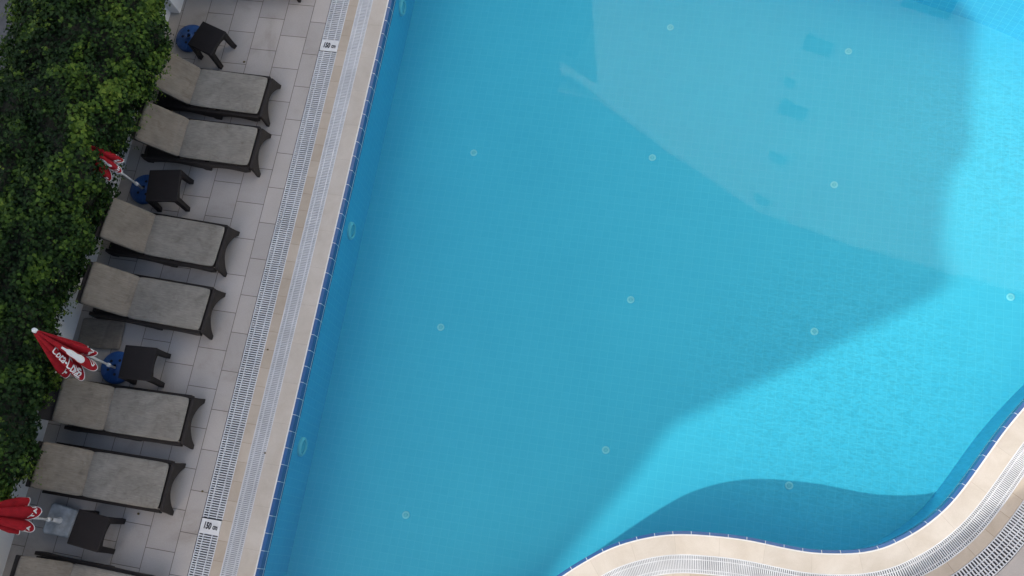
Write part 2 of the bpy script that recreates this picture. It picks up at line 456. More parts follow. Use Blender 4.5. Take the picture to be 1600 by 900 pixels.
# rim of the pool: coping, overflow channels, stone strip
tag(join_strips('pool_coping', [(0.018, 0.0, 0.262, 0.0, 0), (0.262, 0.0, 0.262, -0.10, 0)], [M_COPING]), kind='structure')
tag(join_strips('pool_edge', [(0.0, -0.004, 0.018, 0.002, 1), (-0.042, -0.03, 0.0, -0.004, 0), (-0.05, -0.155, -0.042, -0.03, 0), (-0.05, -0.172, -0.05, -0.155, 1), (-0.05, -0.205, -0.05, -0.172, 0)], [M_BLUE, M_EDGEW]), kind='structure')
tag(join_strips('overflow_channel', [(0.262, -0.09, 0.505, -0.09, 0), (0.505, -0.09, 0.505, 0.0, 0), (0.66, 0.0, 0.66, -0.16, 1), (0.66, -0.16, 0.975, -0.16, 1), (0.975, -0.16, 0.975, 0.0, 1)], [M_CHAN2, M_CHAN]), kind='structure')
tag(join_strips('stone_strip', [(0.505, 0.001, 0.66, 0.001, 0)], [M_BEIGE]), kind='structure')
# basin
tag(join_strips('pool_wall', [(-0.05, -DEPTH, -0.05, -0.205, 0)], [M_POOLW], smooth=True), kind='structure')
tag(fill_poly([[tuple(p) for p in offset(-0.045)]], -DEPTH, 'pool_floor', M_POOLF), kind='structure')
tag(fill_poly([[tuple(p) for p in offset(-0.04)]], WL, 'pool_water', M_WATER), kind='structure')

# ------------------------------------------------------------------ slotted gratings over the channels
def s_of(x, y):
    d = (PX[:, 0] - x) ** 2 + (PX[:, 1] - y) ** 2
    return float(np.argmin(d)) * PER / NS
def grate(s0, s1, d0, d1, pitch, rails, label, group, duty=0.5):
    n_ = 'drain_grate'
    p0, _, _ = at_s((s0 + s1) / 2)
    t = empty(n_, (0, 0, 0)); tag(t, label, 'grate', group)
    sl = MB(); k = round((s1 - s0) / pitch); pitch = (s1 - s0) / k
    for i in range(k):
        s = s0 + (i + 0.5) * pitch
        p, tg, nr = at_s(s)
        a = p + nr * (d0 + 0.008); b = p + nr * (d1 - 0.008); h = tg * pitch * duty / 2
        z1, z0 = 0.003 + 0.0012 * math.sin(i * 12.9898), -0.022
        c = [a - h, a + h, b + h, b - h]
        sl.add([(q[0], q[1], z0) for q in c] + [(q[0], q[1], z1) for q in c], [(4, 5, 6, 7), (0, 1, 5, 4), (1, 2, 6, 5), (2, 3, 7, 6), (3, 0, 4, 7)])
    sl.build('slats', M_GRATE, t)
    def rail(name, dc, w, z1):
        r = MB(); m = max(2, int((s1 - s0) / 0.06)); vs = []
        for i in range(m + 1):
            p, tg, nr = at_s(s0 + (s1 - s0) * i / m)
            for dd, zz in ((-w / 2, z1), (w / 2, z1), (w / 2, -0.026), (-w / 2, -0.026)):
                q = p + nr * (dc + dd); vs.append((q[0], q[1], zz))
        fs = [(4 * i + j, 4 * i + (j + 1) % 4, 4 * i + 4 + (j + 1) % 4, 4 * i + 4 + j) for i in range(m) for j in range(4)] + [(0, 1, 2, 3), (4 * m + 3, 4 * m + 2, 4 * m + 1, 4 * m)]
        r.add(vs, fs); r.build(name, M_GRATE, t)
    for rr in rails: rail('rail', d0 + (d1 - d0) * rr, 0.010, 0.0065)
    rail('edge_frame', d0 + 0.006, 0.012, 0.001); rail('edge_frame', d1 - 0.006, 0.012, 0.001)
    return t
sL = lambda y: s_of(-5.19, y)
# left side: s grows as y falls
G_L = 'slotted gratings along the straight pool edge'; G_R = 'slotted gratings along the curved pool edge'
grate(sL(9.6) - PER if sL(9.6) > sL(-1.6) else sL(9.6), sL(-1.6), 0.262, 0.505, 0.0265, (0.27, 0.73), 'long straight white slotted grate next to the cream coping on the left pool edge', G_L, 0.62)
def left_outer(ya, yb, label):
    a, b = sL(ya), sL(yb)
    if a > b: a -= PER
    grate(a, b, 0.66, 0.965, 0.034, (0.32, 0.74), label, G_L, 0.47)
left_outer(9.6, 7.659, 'short end of white slotted grate above the upper depth plate')
left_outer(7.462, -0.082, 'long wide white slotted grate between the two 150 cm depth plates')
left_outer(-0.278, -1.6, 'white slotted grate below the lower depth plate at the bottom corner')
sa, sb = s_of(-1.3, -0.32), s_of(5.8, 4.45)
grate(sa, sb, 0.262, 0.505, 0.0255, (0.25, 0.78), 'curving white slotted grate beside the sunlit cream coping', G_R, 0.55)
grate(sa, sb, 0.665, 0.968, 0.035, (0.30, 0.55, 0.80), 'outer curving white slotted grate against the grey paving in the corner', G_R, 0.52)

def text_mesh(body, size, bold=0.0, shear=0.0, align='CENTER'):
    cu = bpy.data.curves.new('lettering', 'FONT'); cu.body = body; cu.size = size
    cu.align_x = align; cu.align_y = 'CENTER'; cu.offset = bold; cu.shear = shear; cu.resolution_u = 3
    o = bpy.data.objects.new('lettering', cu); COL.objects.link(o)
    bpy.context.view_layer.update()
    me = bpy.data.meshes.new_from_object(o.evaluated_get(bpy.context.evaluated_depsgraph_get()))
    me.materials.clear()
    bpy.data.objects.remove(o); bpy.data.curves.remove(cu)
    return me
for y, lab in ((7.56, 'white 150 cm depth plate set in the grate near the top edge of the deck'), (-0.18, 'white 150 cm depth plate set in the grate near the bottom of the deck')):
    t = empty('depth_plate', (-5.19 - 0.813, y, 0)); tag(t, lab, 'depth plate', 'depth plates set in the outer grate')
    pl = MB(); pl.box((0, 0, -0.004), (0.298, 0.194, 0.024)); pl.build('plate', M_PLATE, t, bevel=0.004)
    me = text_mesh('150', 0.125, 0.006)
    for v in me.vertices: v.co.x *= 0.62; v.co.z += 0.0105
    o = link('lettering', me, M_BLACK, t); o.location = (-0.045, 0, 0); o.rotation_euler = (0, 0, -0.06)
    me = text_mesh('cm', 0.10, 0.004)
    for v in me.vertices: v.co.x *= 0.62; v.co.z += 0.0105
    o = link('lettering', me, M_BLACK, t); o.location = (0.075, -0.005, 0); o.rotation_euler = (0, 0, -0.06)

# ------------------------------------------------------------------ pool fittings
inlets = [(-0.62, 9.14, 'round white floor inlet, topmost of the middle column, inside the pale reflection'),
          (2.32, 8.98, 'round white floor inlet, topmost of the right column, beside the reflected windows'),
          (-3.56, 6.46, 'round white floor inlet, topmost of the left column in plain shade'),
          (-0.61, 6.72, 'round white floor inlet on the slanting edge of the pale reflection'),
          (2.28, 6.59, 'round white floor inlet well inside the pale reflection, second of the right column'),
          (-3.54, 3.42, 'round white floor inlet in the shade, middle of the left column'),
          (-0.63, 4.28, 'round white floor inlet in the middle of the shaded water'),
          (2.18, 4.16, 'round white floor inlet just inside the slanting shadow edge'),
          (4.96, 5.09, 'round white floor inlet in the sunlit water at the far right'),
          (-3.51, 0.47, 'round white floor inlet, lowest of the left column'),
          (-0.68, 1.90, 'round white floor inlet by the lower shadow edge, lowest of the middle column'),
          (2.02, 1.80, 'round white floor inlet on the wavy shadow line of the curved edge')]
for x, y, lab in inlets:
    t = empty('floor_inlet', (x, y, -DEPTH)); tag(t, lab, 'inlet', 'round inlets in the pool floor')
    a = MB(); a.lathe([(0.058, 0.0), (0.058, 0.010), (0.052, 0.014), (0.034, 0.014), (0.032, 0.006)], 28); a.build('ring', M_INLET, t)
    b = MB(); b.lathe([(0.031, 0.004), (0.030, 0.016), (0.0, 0.017)], 24); b.build('cap', M_LENS, t)
    c = MB()
    for q in range(3): c.box((0.0, -0.014 + q * 0.014, 0.0185), (0.036, 0.005, 0.003))
    c.build('slots', M_INLET, t)
for y, lab in ((8.70, 'round underwater light on the straight pool wall at the top'), (4.63, 'round underwater light halfway along the straight pool wall'), (1.17, 'round underwater light on the straight pool wall, the lowest')):
    t = empty('pool_light', (-5.14, y, -0.52)); tag(t, lab, 'pool light', 'underwater lights on the pool wall')
    R_ = Matrix.Rotation(PI / 2, 3, 'Y')
    a = MB(); a.lathe([(0.145, 0.0), (0.145, 0.03), (0.125, 0.05), (0.108, 0.045), (0.105, 0.03)], 36, M=R_); a.build('bezel', M_BEZEL, t)
    b = MB(); b.lathe([(0.107, 0.03), (0.07, 0.042), (0.0, 0.046)], 36, M=R_); b.build('lens', M_POOLGLASS, t)
p, tg, nr = at_s(s_of(5.12, 3.62)); p = p - nr * 0.052
t = empty('pool_light', (p[0], p[1], -0.35), math.atan2(-nr[1], -nr[0])); tag(t, 'round underwater light on the curved pool wall at the right edge', 'pool light', 'underwater lights on the pool wall')
a = MB(); a.lathe([(0.145, 0.0), (0.145, 0.03), (0.125, 0.05), (0.108, 0.045), (0.105, 0.03)], 36, M=R_); a.build('bezel', M_BEZEL, t)
b = MB(); b.lathe([(0.107, 0.03), (0.07, 0.042), (0.0, 0.046)], 36, M=R_); b.build('lens', M_POOLGLASS, t)

# ------------------------------------------------------------------ buildings round the pool (seen only as shadow and reflection)
zr = 18.0; sh = (zr + DEPTH) / math.tan(SUN_EL)
def back(p): return (p[0] + SUN_AZ.x * sh, p[1] + SUN_AZ.y * sh)
shade = [(-2.6, -2.4), (-1.21, -0.03), (-0.22, 1.57), (0.32, 2.56), (2.27, 3.89), (4.13, 5.21), (3.96, 5.81), (3.98, 6.87), (4.31, 7.46), (4.28, 9.4), (4.3, 17), (-16, 17), (-16, -2.4)]
t = empty('hotel_tower', (-30, -18, 0)); tag(t, 'tall cream hotel tower whose shadow covers the loungers and most of the pool', 'hotel')
def rel(P, o): return [(p[0] - o[0], p[1] - o[1]) for p in P]
a = MB(); a.prism(rel([back(q) for q in shade], (-30, -18)), 'z', zr - 0.35, zr); a.build('roof', M_ROOF, t)
body = [back(q) for q in [(-13.9, -1.8), (-4.1, -1.8), (1.3, 3.5), (1.9, 4.8), (1.9, 14.8), (-13.9, 14.8)]]
a = MB(); a.prism(rel(body, (-30, -18)), 'z', -0.02, zr - 0.35); a.build('wall', M_HOTEL, t)
bx_, by_ = back((1.9, 5.6))
for fl in range(5):
    for k in range(4):
        w = MB(); w.box((bx_ + 30 + 0.02, by_ + 18 + 0.8 + k * 2.2, 2.0 + fl * 3.1), (0.06, 1.2, 1.5)); w.build('window', M_GLASS, t)
# unseen block added only to shade the bottom right of the deck
t = empty('shadow_block', (3.5, -9, 0)); tag(t, 'narrow unseen cream block added to cast shade across the curved gratings', 'shadow block')
p0 = Vector((3.43, 0.80)); c0 = p0 + Vector((SUN_AZ.x, SUN_AZ.y)) * 8.5
block_plan = [(c0.x, c0.y), (c0.x + 2.3, c0.y), (c0.x + 2.3, c0.y - 3), (c0.x, c0.y - 3)]
a = MB(); a.prism(rel(block_plan, (3.5, -9)), 'z', -0.02, 10.0); a.build('wall', M_HOTEL, t)
a = MB(); a.prism(rel([(c0.x + 0.02, c0.y - 0.02), (c0.x + 2.28, c0.y - 0.02), (c0.x + 2.28, c0.y - 2.98), (c0.x + 0.02, c0.y - 2.98)], (3.5, -9)), 'z', 10.0, 10.25); a.build('roof', M_ROOF, t)
# white apartment house opposite, mirrored in the water
t = empty('apartment_house', (3, 16, 0)); tag(t, 'white apartment house with a column of windows, mirrored in the pool', 'house')
Zb = 15.3
F = [(-3.2, 15.05), (-0.9, 13.55), (2.3, 11.75), (5.2, 11.0), (8.2, 10.45), (24, 8.0), (26, 20), (0.0, 24)]
def inward(): return F
a = MB(); a.prism(rel(F, (3, 16)), 'z', -0.02, Zb); a.build('wall', M_FACADE, t)
RF = [(-4.6, 15.15), (-3.21, 15.02), (-0.91, 13.53), (2.29, 11.73), (5.19, 10.98), (8.19, 10.43), (24, 7.97), (26, 21), (-1.2, 25)]
a = MB(); a.prism(rel(RF, (3, 16)), 'z', Zb, Zb + 0.12); a.build('roof', M_FACADE, t)
a = MB(); a.prism(rel([(-4.55, 15.75), (-3.203, 15.05), (-3.203, 15.45), (-4.5, 16.05)], (3, 16)), 'z', 14.45, 15.25); a.build('parapet', M_FACADE, t)
def facade_pt(ratio):       # where the ray x = ratio*y meets the front
    for (x0, y0), (x1, y1) in zip(F[:5], F[1:6]):
        a_, b_ = x0 - ratio * y0, x1 - ratio * y1
        if a_ * b_ <= 0:
            f = a_ / (a_ - b_); d = Vector((x1 - x0, y1 - y0)).normalized()
            return Vector((x0 + f * (x1 - x0), y0 + f * (y1 - y0))), d
def house_window(ratio, Py, w, h):
    p, d = facade_pt(ratio); z = 13.8 * (p.y / Py - 1); n = Vector((d.y, -d.x))
    rot = Matrix.Rotation(math.atan2(d.y, d.x), 3, 'Z')
    a = MB(); a.box((p.x + n.x * 0.02 - 3, p.y + n.y * 0.02 - 16, z), (w, 0.06, h), rot); o = a.build('window', M_CURTAIN, t)
for r_, py, w, h in ((0.202, 8.38, 0.6, 0.5), (0.196, 7.24, 0.65, 0.55), (0.1955, 6.43, 0.5, 0.45), (0.191, 5.74, 0.5, 0.45), (0.352, 9.3, 0.9, 0.6), (0.172, 7.7, 0.25, 0.3)):
    house_window(r_, py, w, h)

# ------------------------------------------------------------------ white garden wall behind the loungers
t = empty('garden_wall', (-9.0, 2.5, 0)); tag(t, 'low white rendered wall under the overhanging hedge', 'wall')
a = MB(); a.box((0.0, -0.6, 0.5), (0.20, 12.0, 1.0)); a.build('wall', M_WALLW, t, bevel=0.008)
a = MB(); a.box((0.0, -0.6, 1.025), (0.26, 12.0, 0.05)); a.build('wall_cap', M_WALLW, t, bevel=0.008)
t = empty('wall_pier', (-8.95, 8.7, 0)); tag(t, 'white rendered pier stepping forward at the top end of the wall', 'pier')
a = MB(); a.box((0.0, 0.0, 0.6), (0.44, 1.6, 1.2)); a.build('pier', M_WALLW, t, bevel=0.01)
a = MB(); a.box((0, 0, 1.225), (0.5, 1.66, 0.05)); a.build('pier_cap', M_WALLW, t, bevel=0.01)

# ------------------------------------------------------------------ sun loungers
def puff(L, W, T, seed, nx=40, ny=26, folds=(), sag=0.01):
    """soft rounded cushion, centred in y, from x=0 to x=L, underside at z=0"""
    vs = []; rr = random.Random(seed); sx, sy = rr.uniform(0, 50), rr.uniform(0, 50)
    def prof(a, b): return max(0.0, (1 - abs(a) ** 9) * (1 - abs(b) ** 7)) ** 0.42
    for side in (1, -1):
        for i in range(nx + 1):
            for j in range(ny + 1):
                a = math.sin((i / nx - 0.5) * PI * 0.985) / math.sin(0.4925 * PI) if False else (2 * i / nx - 1)
                b = 2 * j / ny - 1
                a = math.copysign(1 - (1 - abs(a)) ** 1.5, a); b = math.copysign(1 - (1 - abs(b)) ** 1.4, b)
                k = 1 - 0.020 * abs(a) ** 8 * 1.0
                x = L / 2 + L / 2 * a * (1 - 0.030 * abs(b) ** 10); y = W / 2 * b * (1 - 0.045 * abs(a) ** 10)
                h = prof(a, b) * T / 2
                if side > 0:
                    nz = noise.noise((x * 3 + sx, y * 3 + sy, 0)) * 0.010 + noise.noise((x * 9 + sx, y * 9 + sy, 3)) * 0.004
                    h += prof(a, b) * nz - sag * (1 - b * b) * (1 - a * a)
                    for fx, slope, w, dep in folds:
                        d = x - fx - slope * y - 0.015 * math.sin(y * 9 + seed)
                        h -= dep * math.exp(-(d / w) ** 2) * prof(a, b)
                vs.append((x, y, T / 2 + side * h))
    n = (nx + 1) * (ny + 1); fs = []
    for s_ in (0, 1):
        for i in range(nx):
            for j in range(ny):
                q = [s_ * n + i * (ny + 1) + j, s_ * n + (i + 1) * (ny + 1) + j, s_ * n + (i + 1) * (ny + 1) + j + 1, s_ * n + i * (ny + 1) + j + 1]
                fs.append(tuple(q if s_ == 0 else q[::-1]))
    bd = [(i, j) for i in range(nx) for j in (0,)] 
    def rim(l):
        for (i0, j0), (i1, j1) in zip(l, l[1:]):
            p, q = i0 * (ny + 1) + j0, i1 * (ny + 1) + j1
            fs.append((p, p + n, q + n, q))
    rim([(i, 0) for i in range(nx + 1)]); rim([(nx, j) for j in range(ny + 1)])
    rim([(i, ny) for i in range(nx, -1, -1)]); rim([(0, j) for j in range(ny, -1, -1)])
    m = MB(); m.add(vs, fs); return m

def lounger_parts():
    """frame shapes shared by every lounger: x forward to the foot, crease at x=0"""
    out = {}
    for s_ in (-1, 1):
        prof = [(1.20, 0.285), (1.20, 0.17)]
        for k in range(9):                         # arch between foot leg and middle leg
            u = k / 8; prof.append((1.10 - 0.60 * u, 0.12 + 0.06 * math.sin(PI * u)))
        prof += [(0.485, 0.09), (0.47, 0.0), (0.37, 0.0), (0.34, 0.06)]
        for k in range(9):
            u = k / 8; prof.append((0.28 - 0.74 * u, 0.06 + 0.075 * math.sin(PI * u)))
        prof += [(-0.52, 0.05), (-0.53, 0.0), (-0.64, 0.0), (-0.66, 0.10), (-0.65, 0.235), (-0.30, 0.25), (0.0, 0.255), (0.5, 0.265), (1.0, 0.28)]
        m = MB(); m.prism(prof, 'y', s_ * 0.345 - 0.026, s_ * 0.345 + 0.026); out['side%d' % s_] = m
    # foot board: two flared legs and an arch
    pts = [(-0.365, 0.0), (-0.30, 0.0)]
    for k in range(13):
        u = k / 12; pts.append((-0.285 + 0.57 * u, 0.03 + 0.185 * math.sin(PI * u) ** 0.8))
    pts += [(0.30, 0.0), (0.365, 0.0), (0.352, 0.12), (0.34, 0.29), (0.17, 0.30), (-0.17, 0.30), (-0.34, 0.29), (-0.352, 0.12)]
    m = MB(); m.prism(pts, 'x', 1.205, 1.255); m.v = [(x + 0.036 * (1 - z / 0.30), y * (1 + 0.03 * (1 - z / 0.30)), z) for x, y, z in m.v]; out['foot'] = m
    m = MB(); m.box((0.60, 0, 0.262), (1.18, 0.62, 0.035)); out['deck'] = m
    m = MB(); m.box((-0.285, 0, 0.205), (0.54, 0.63, 0.03)); out['tray'] = m
    m = MB(); m.box((-0.59, 0, 0.19), (0.05, 0.62, 0.07)); out['crossA'] = m
    m = MB(); m.box((0.42, 0, 0.14), (0.05, 0.62, 0.05)); out['crossB'] = m
    return out
LP = {k: m for k, m in lounger_parts().items()}
proto = {k: None for k in LP}
G_LO = 'sun loungers lined up along the hedge'
def lounger(cx, cy, yaw, back_deg, label, seed, folds_b=(), folds_s=(), slip=0.0, backlen=0.76):
    t = empty('sun_lounger', (cx, cy, 0), yaw); tag(t, label, 'sun lounger', G_LO)
    for k, nm in (('side-1', 'side_panel'), ('side1', 'side_panel'), ('foot', 'foot_board'), ('deck', 'seat_deck'), ('tray', 'base_tray'), ('crossA', 'crossbar'), ('crossB', 'crossbar')):
        if proto[k] is None:
            proto[k] = LP[k].build(nm, M_RATTAN, t, bevel=0.007 if 'cross' not in k else 0.004)
        else:
            o = proto[k].copy(); COL.objects.link(o); o.parent = t
    B = math.radians(back_deg)
    bp = MB(); bp.box((-backlen / 2, 0, 0.0), (backlen, 0.64, 0.035)); 
    o = bp.build('backrest', M_RATTAN, t, bevel=0.010); o.location = (-0.01, 0, 0.275); o.rotation_euler = (0, B, 0)
    top = Vector((-0.5 * math.cos(B), 0, 0.275 + 0.5 * math.sin(B)))
    for sy in (-0.24, 0.24):
        st = MB(); st.tube([(top.x, sy, top.z - 0.02), (top.x - 0.02, sy, 0.2)], 0.014); st.build('backrest_strut', M_RATTAN, t, True)
    s = puff(1.185, 0.655, 0.085, seed, folds=folds_s); o = s.build('seat_cushion', M_SEAT, t, True); o.location = (0.015, 0, 0.283)
    bl = 0.72 - 0.0
    b = puff(bl, 0.655, 0.085, seed + 31, folds=[(bl - f[0], f[1], f[2], f[3]) for f in folds_b])
    o = b.build('back_cushion', M_BACK, t, True)
    # lies on the backrest, foot end at the crease
    d = Vector((-math.cos(B), 0, math.sin(B))); nn = Vector((math.sin(B), 0, math.cos(B)))
    base = Vector((0.0, 0, 0.283)) + nn * 0.012 + d * bl
    o.location = base; o.rotation_euler = (0, B, 0)
    return t
def rad(d): return math.radians(d)
lounger(-7.96, 8.70, rad(-1), 50, 'brown framed sun lounger at the top edge of the deck, only its feet showing', 3)
lounger(-7.94, 6.436, rad(-1.8), 53, 'sun lounger with stained grey cushion next to the blue base without parasol', 11, (), ())
lounger(-7.885, 5.54, rad(-0.9), 46, 'sun lounger with a crease across its backrest, above the half hidden red parasol', 23, ((0.13, 0.12, 0.012, 0.012),), ())
lounger(-8.0, 3.90, rad(-2.6), 52, 'sun lounger with plain smooth back cushion, below the half hidden red parasol', 37)
lounger(-7.965, 2.89, rad(-1.9), 46, 'sun lounger above the loose cushion lying on the paving', 41, ((0.09, 0.22, 0.012, 0.014), (0.14, -0.05, 0.02, 0.008)), ())
lounger(-7.84, 1.19, rad(0.9), 35, 'sun lounger whose bare dark backrest shows beyond its slipped cushion', 53, ((0.05, 0.02, 0.012, 0.015), (0.10, 0.1, 0.014, 0.012)), (), backlen=0.90)
lounger(-7.886, 0.24, rad(0.3), 43, 'sun lounger next to the pale square parasol base', 67)
lounger(-7.73, -1.31, rad(-1.0), 45, 'sun lounger cut off by the bottom left corner', 71)
# loose cushion on the paving by the wall
c = puff(0.70, 0.46, 0.07, 91, folds=((0.42, 0.25, 0.015, 0.018),)); o = c.build('loose_cushion', M_BACK, None, True)
o.location = (-8.80, 2.29, 0.004); o.rotation_euler = (0, 0, rad(4)); tag(o, 'loose taupe cushion lying on the paving by the white wall', 'cushion')

# ------------------------------------------------------------------ side tables
def table(cx, cy, yaw, label, w=0.50):
    t = empty('side_table', (cx, cy, 0), yaw); tag(t, label, 'side table', 'dark rattan side tables between the loungers')
    a = MB(); a.box((0, 0, 0.435), (w, w, 0.03)); a.build('table_top', M_TABLE, t, bevel=0.012)
    b = MB()
    for s_ in (-1, 1):
        for ax in (0, 1):
            pr = [(-w / 2 + 0.02, 0.42), (w / 2 - 0.02, 0.42), (w / 2 - 0.03, 0.33)]
            for k in range(9):
                u = k / 8; pr.append((w / 2 - 0.06 - (w - 0.12) * u, 0.33 + 0.05 * math.sin(PI * u)))
            pr.append((-w / 2 + 0.03, 0.33))
            if ax == 0: b.prism(pr, 'y', s_ * (w / 2 - 0.022) - 0.01, s_ * (w / 2 - 0.022) + 0.01)
            else: b.prism(pr, 'x', s_ * (w / 2 - 0.026) - 0.01, s_ * (w / 2 - 0.026) + 0.01)
    b.build('apron', M_TABLE, t)
    for sx in (-1, 1):
        for sy in (-1, 1):
            l = MB(); vs = []
            prof = [(0.42, w / 2 - 0.045, 0.042), (0.30, w / 2 - 0.043, 0.041), (0.15, w / 2 - 0.038, 0.038), (0.05, w / 2 - 0.032, 0.037), (0.0, w / 2 - 0.028, 0.037)]
            for z, p_, h in prof:
                for dx, dy in ((-h, -h), (h, -h), (h, h), (-h, h)): vs.append((sx * p_ + dx, sy * p_ + dy, z))
            fs = [(4 * i + j, 4 * i + (j + 1) % 4, 4 * i + 4 + (j + 1) % 4, 4 * i + 4 + j) for i in range(len(prof) - 1) for j in range(4)] + [(0, 1, 2, 3), tuple(4 * len(prof) - 1 - q for q in range(4))]
            l.add(vs, fs); l.build('leg', M_TABLE, t, bevel=0.006)
    return t
table(-7.88, 7.25, rad(-19), 'dark rattan side table turned askew, in front of the uppermost blue base', 0.47)
table(-7.90, 4.67, rad(8), 'dark rattan side table beside the blue base of the half hidden parasol', 0.52)
table(-7.515, 1.90, rad(3), 'dark rattan side table beside the blue base under the open hanging red parasol', 0.50)
table(-7.55, -0.52, rad(-5), 'dark rattan side table against the pale square parasol base', 0.49)

# ------------------------------------------------------------------ parasol bases
def round_base(x, y, label, rz):
    t = empty('parasol_stand', (x, y, 0), rz); tag(t, label, 'parasol stand', 'blue round parasol bases')
    a = MB(); a.lathe([(0.235, 0.0), (0.25, 0.015), (0.25, 0.05), (0.235, 0.072), (0.16, 0.085), (0.06, 0.09), (0.05, 0.10), (0.05, 0.12), (0.042, 0.125), (0.036, 0.125), (0.034, 0.09)], 44)
    a.build('disc', M_BLUEP, t, True)
    for k in range(5):
        an = 2 * PI * k / 5 + 0.4; h = MB()
        h.lathe([(0.022, 0.0), (0.022, 0.004), (0.0, 0.005)], 14, (0.115 * math.cos(an), 0.115 * math.sin(an), 0.0885)); h.build('hole', M_HOLE, t)
    for k in range(10):
        rb = MB(); an = 2 * PI * k / 10; rb.box((0.185 * math.cos(an), 0.185 * math.sin(an), 0.0815), (0.075, 0.012, 0.010), Matrix.Rotation(an, 3, 'Z'))
        rb.build('rib', M_BLUEP, t)
    h = MB(); h.lathe([(0.035, 0.10), (0.0, 0.10)], 16); h.build('socket', M_HOLE, t)
    return t
round_base(-8.40, 7.44, 'empty blue round parasol base behind the askew table', 0.3)
round_base(-8.42, 4.71, 'blue round parasol base holding the half hidden red parasol', 1.1)
round_base(-8.05, 1.84, 'blue round parasol base holding the fully visible red parasol', 2.0)
t = empty('parasol_stand', (-8.22, -0.47, 0), rad(-4)); tag(t, 'pale square concrete parasol base with rounded corners', 'parasol stand')
a = MB(); a.prism([(0.21, -0.2), (0.21, 0.2), (-0.17, 0.225), (-0.21, 0.18), (-0.21, -0.18), (-0.17, -0.225)], 'z', 0.0, 0.11); a.build('block', M_CONC, t, bevel=0.025, seg=3)
a = MB(); a.lathe([(0.05, 0.11), (0.045, 0.15), (0.032, 0.16), (0.026, 0.30), (0.022, 0.30), (0.022, 0.2)], 20); a.build('socket', M_WHITE, t, True)

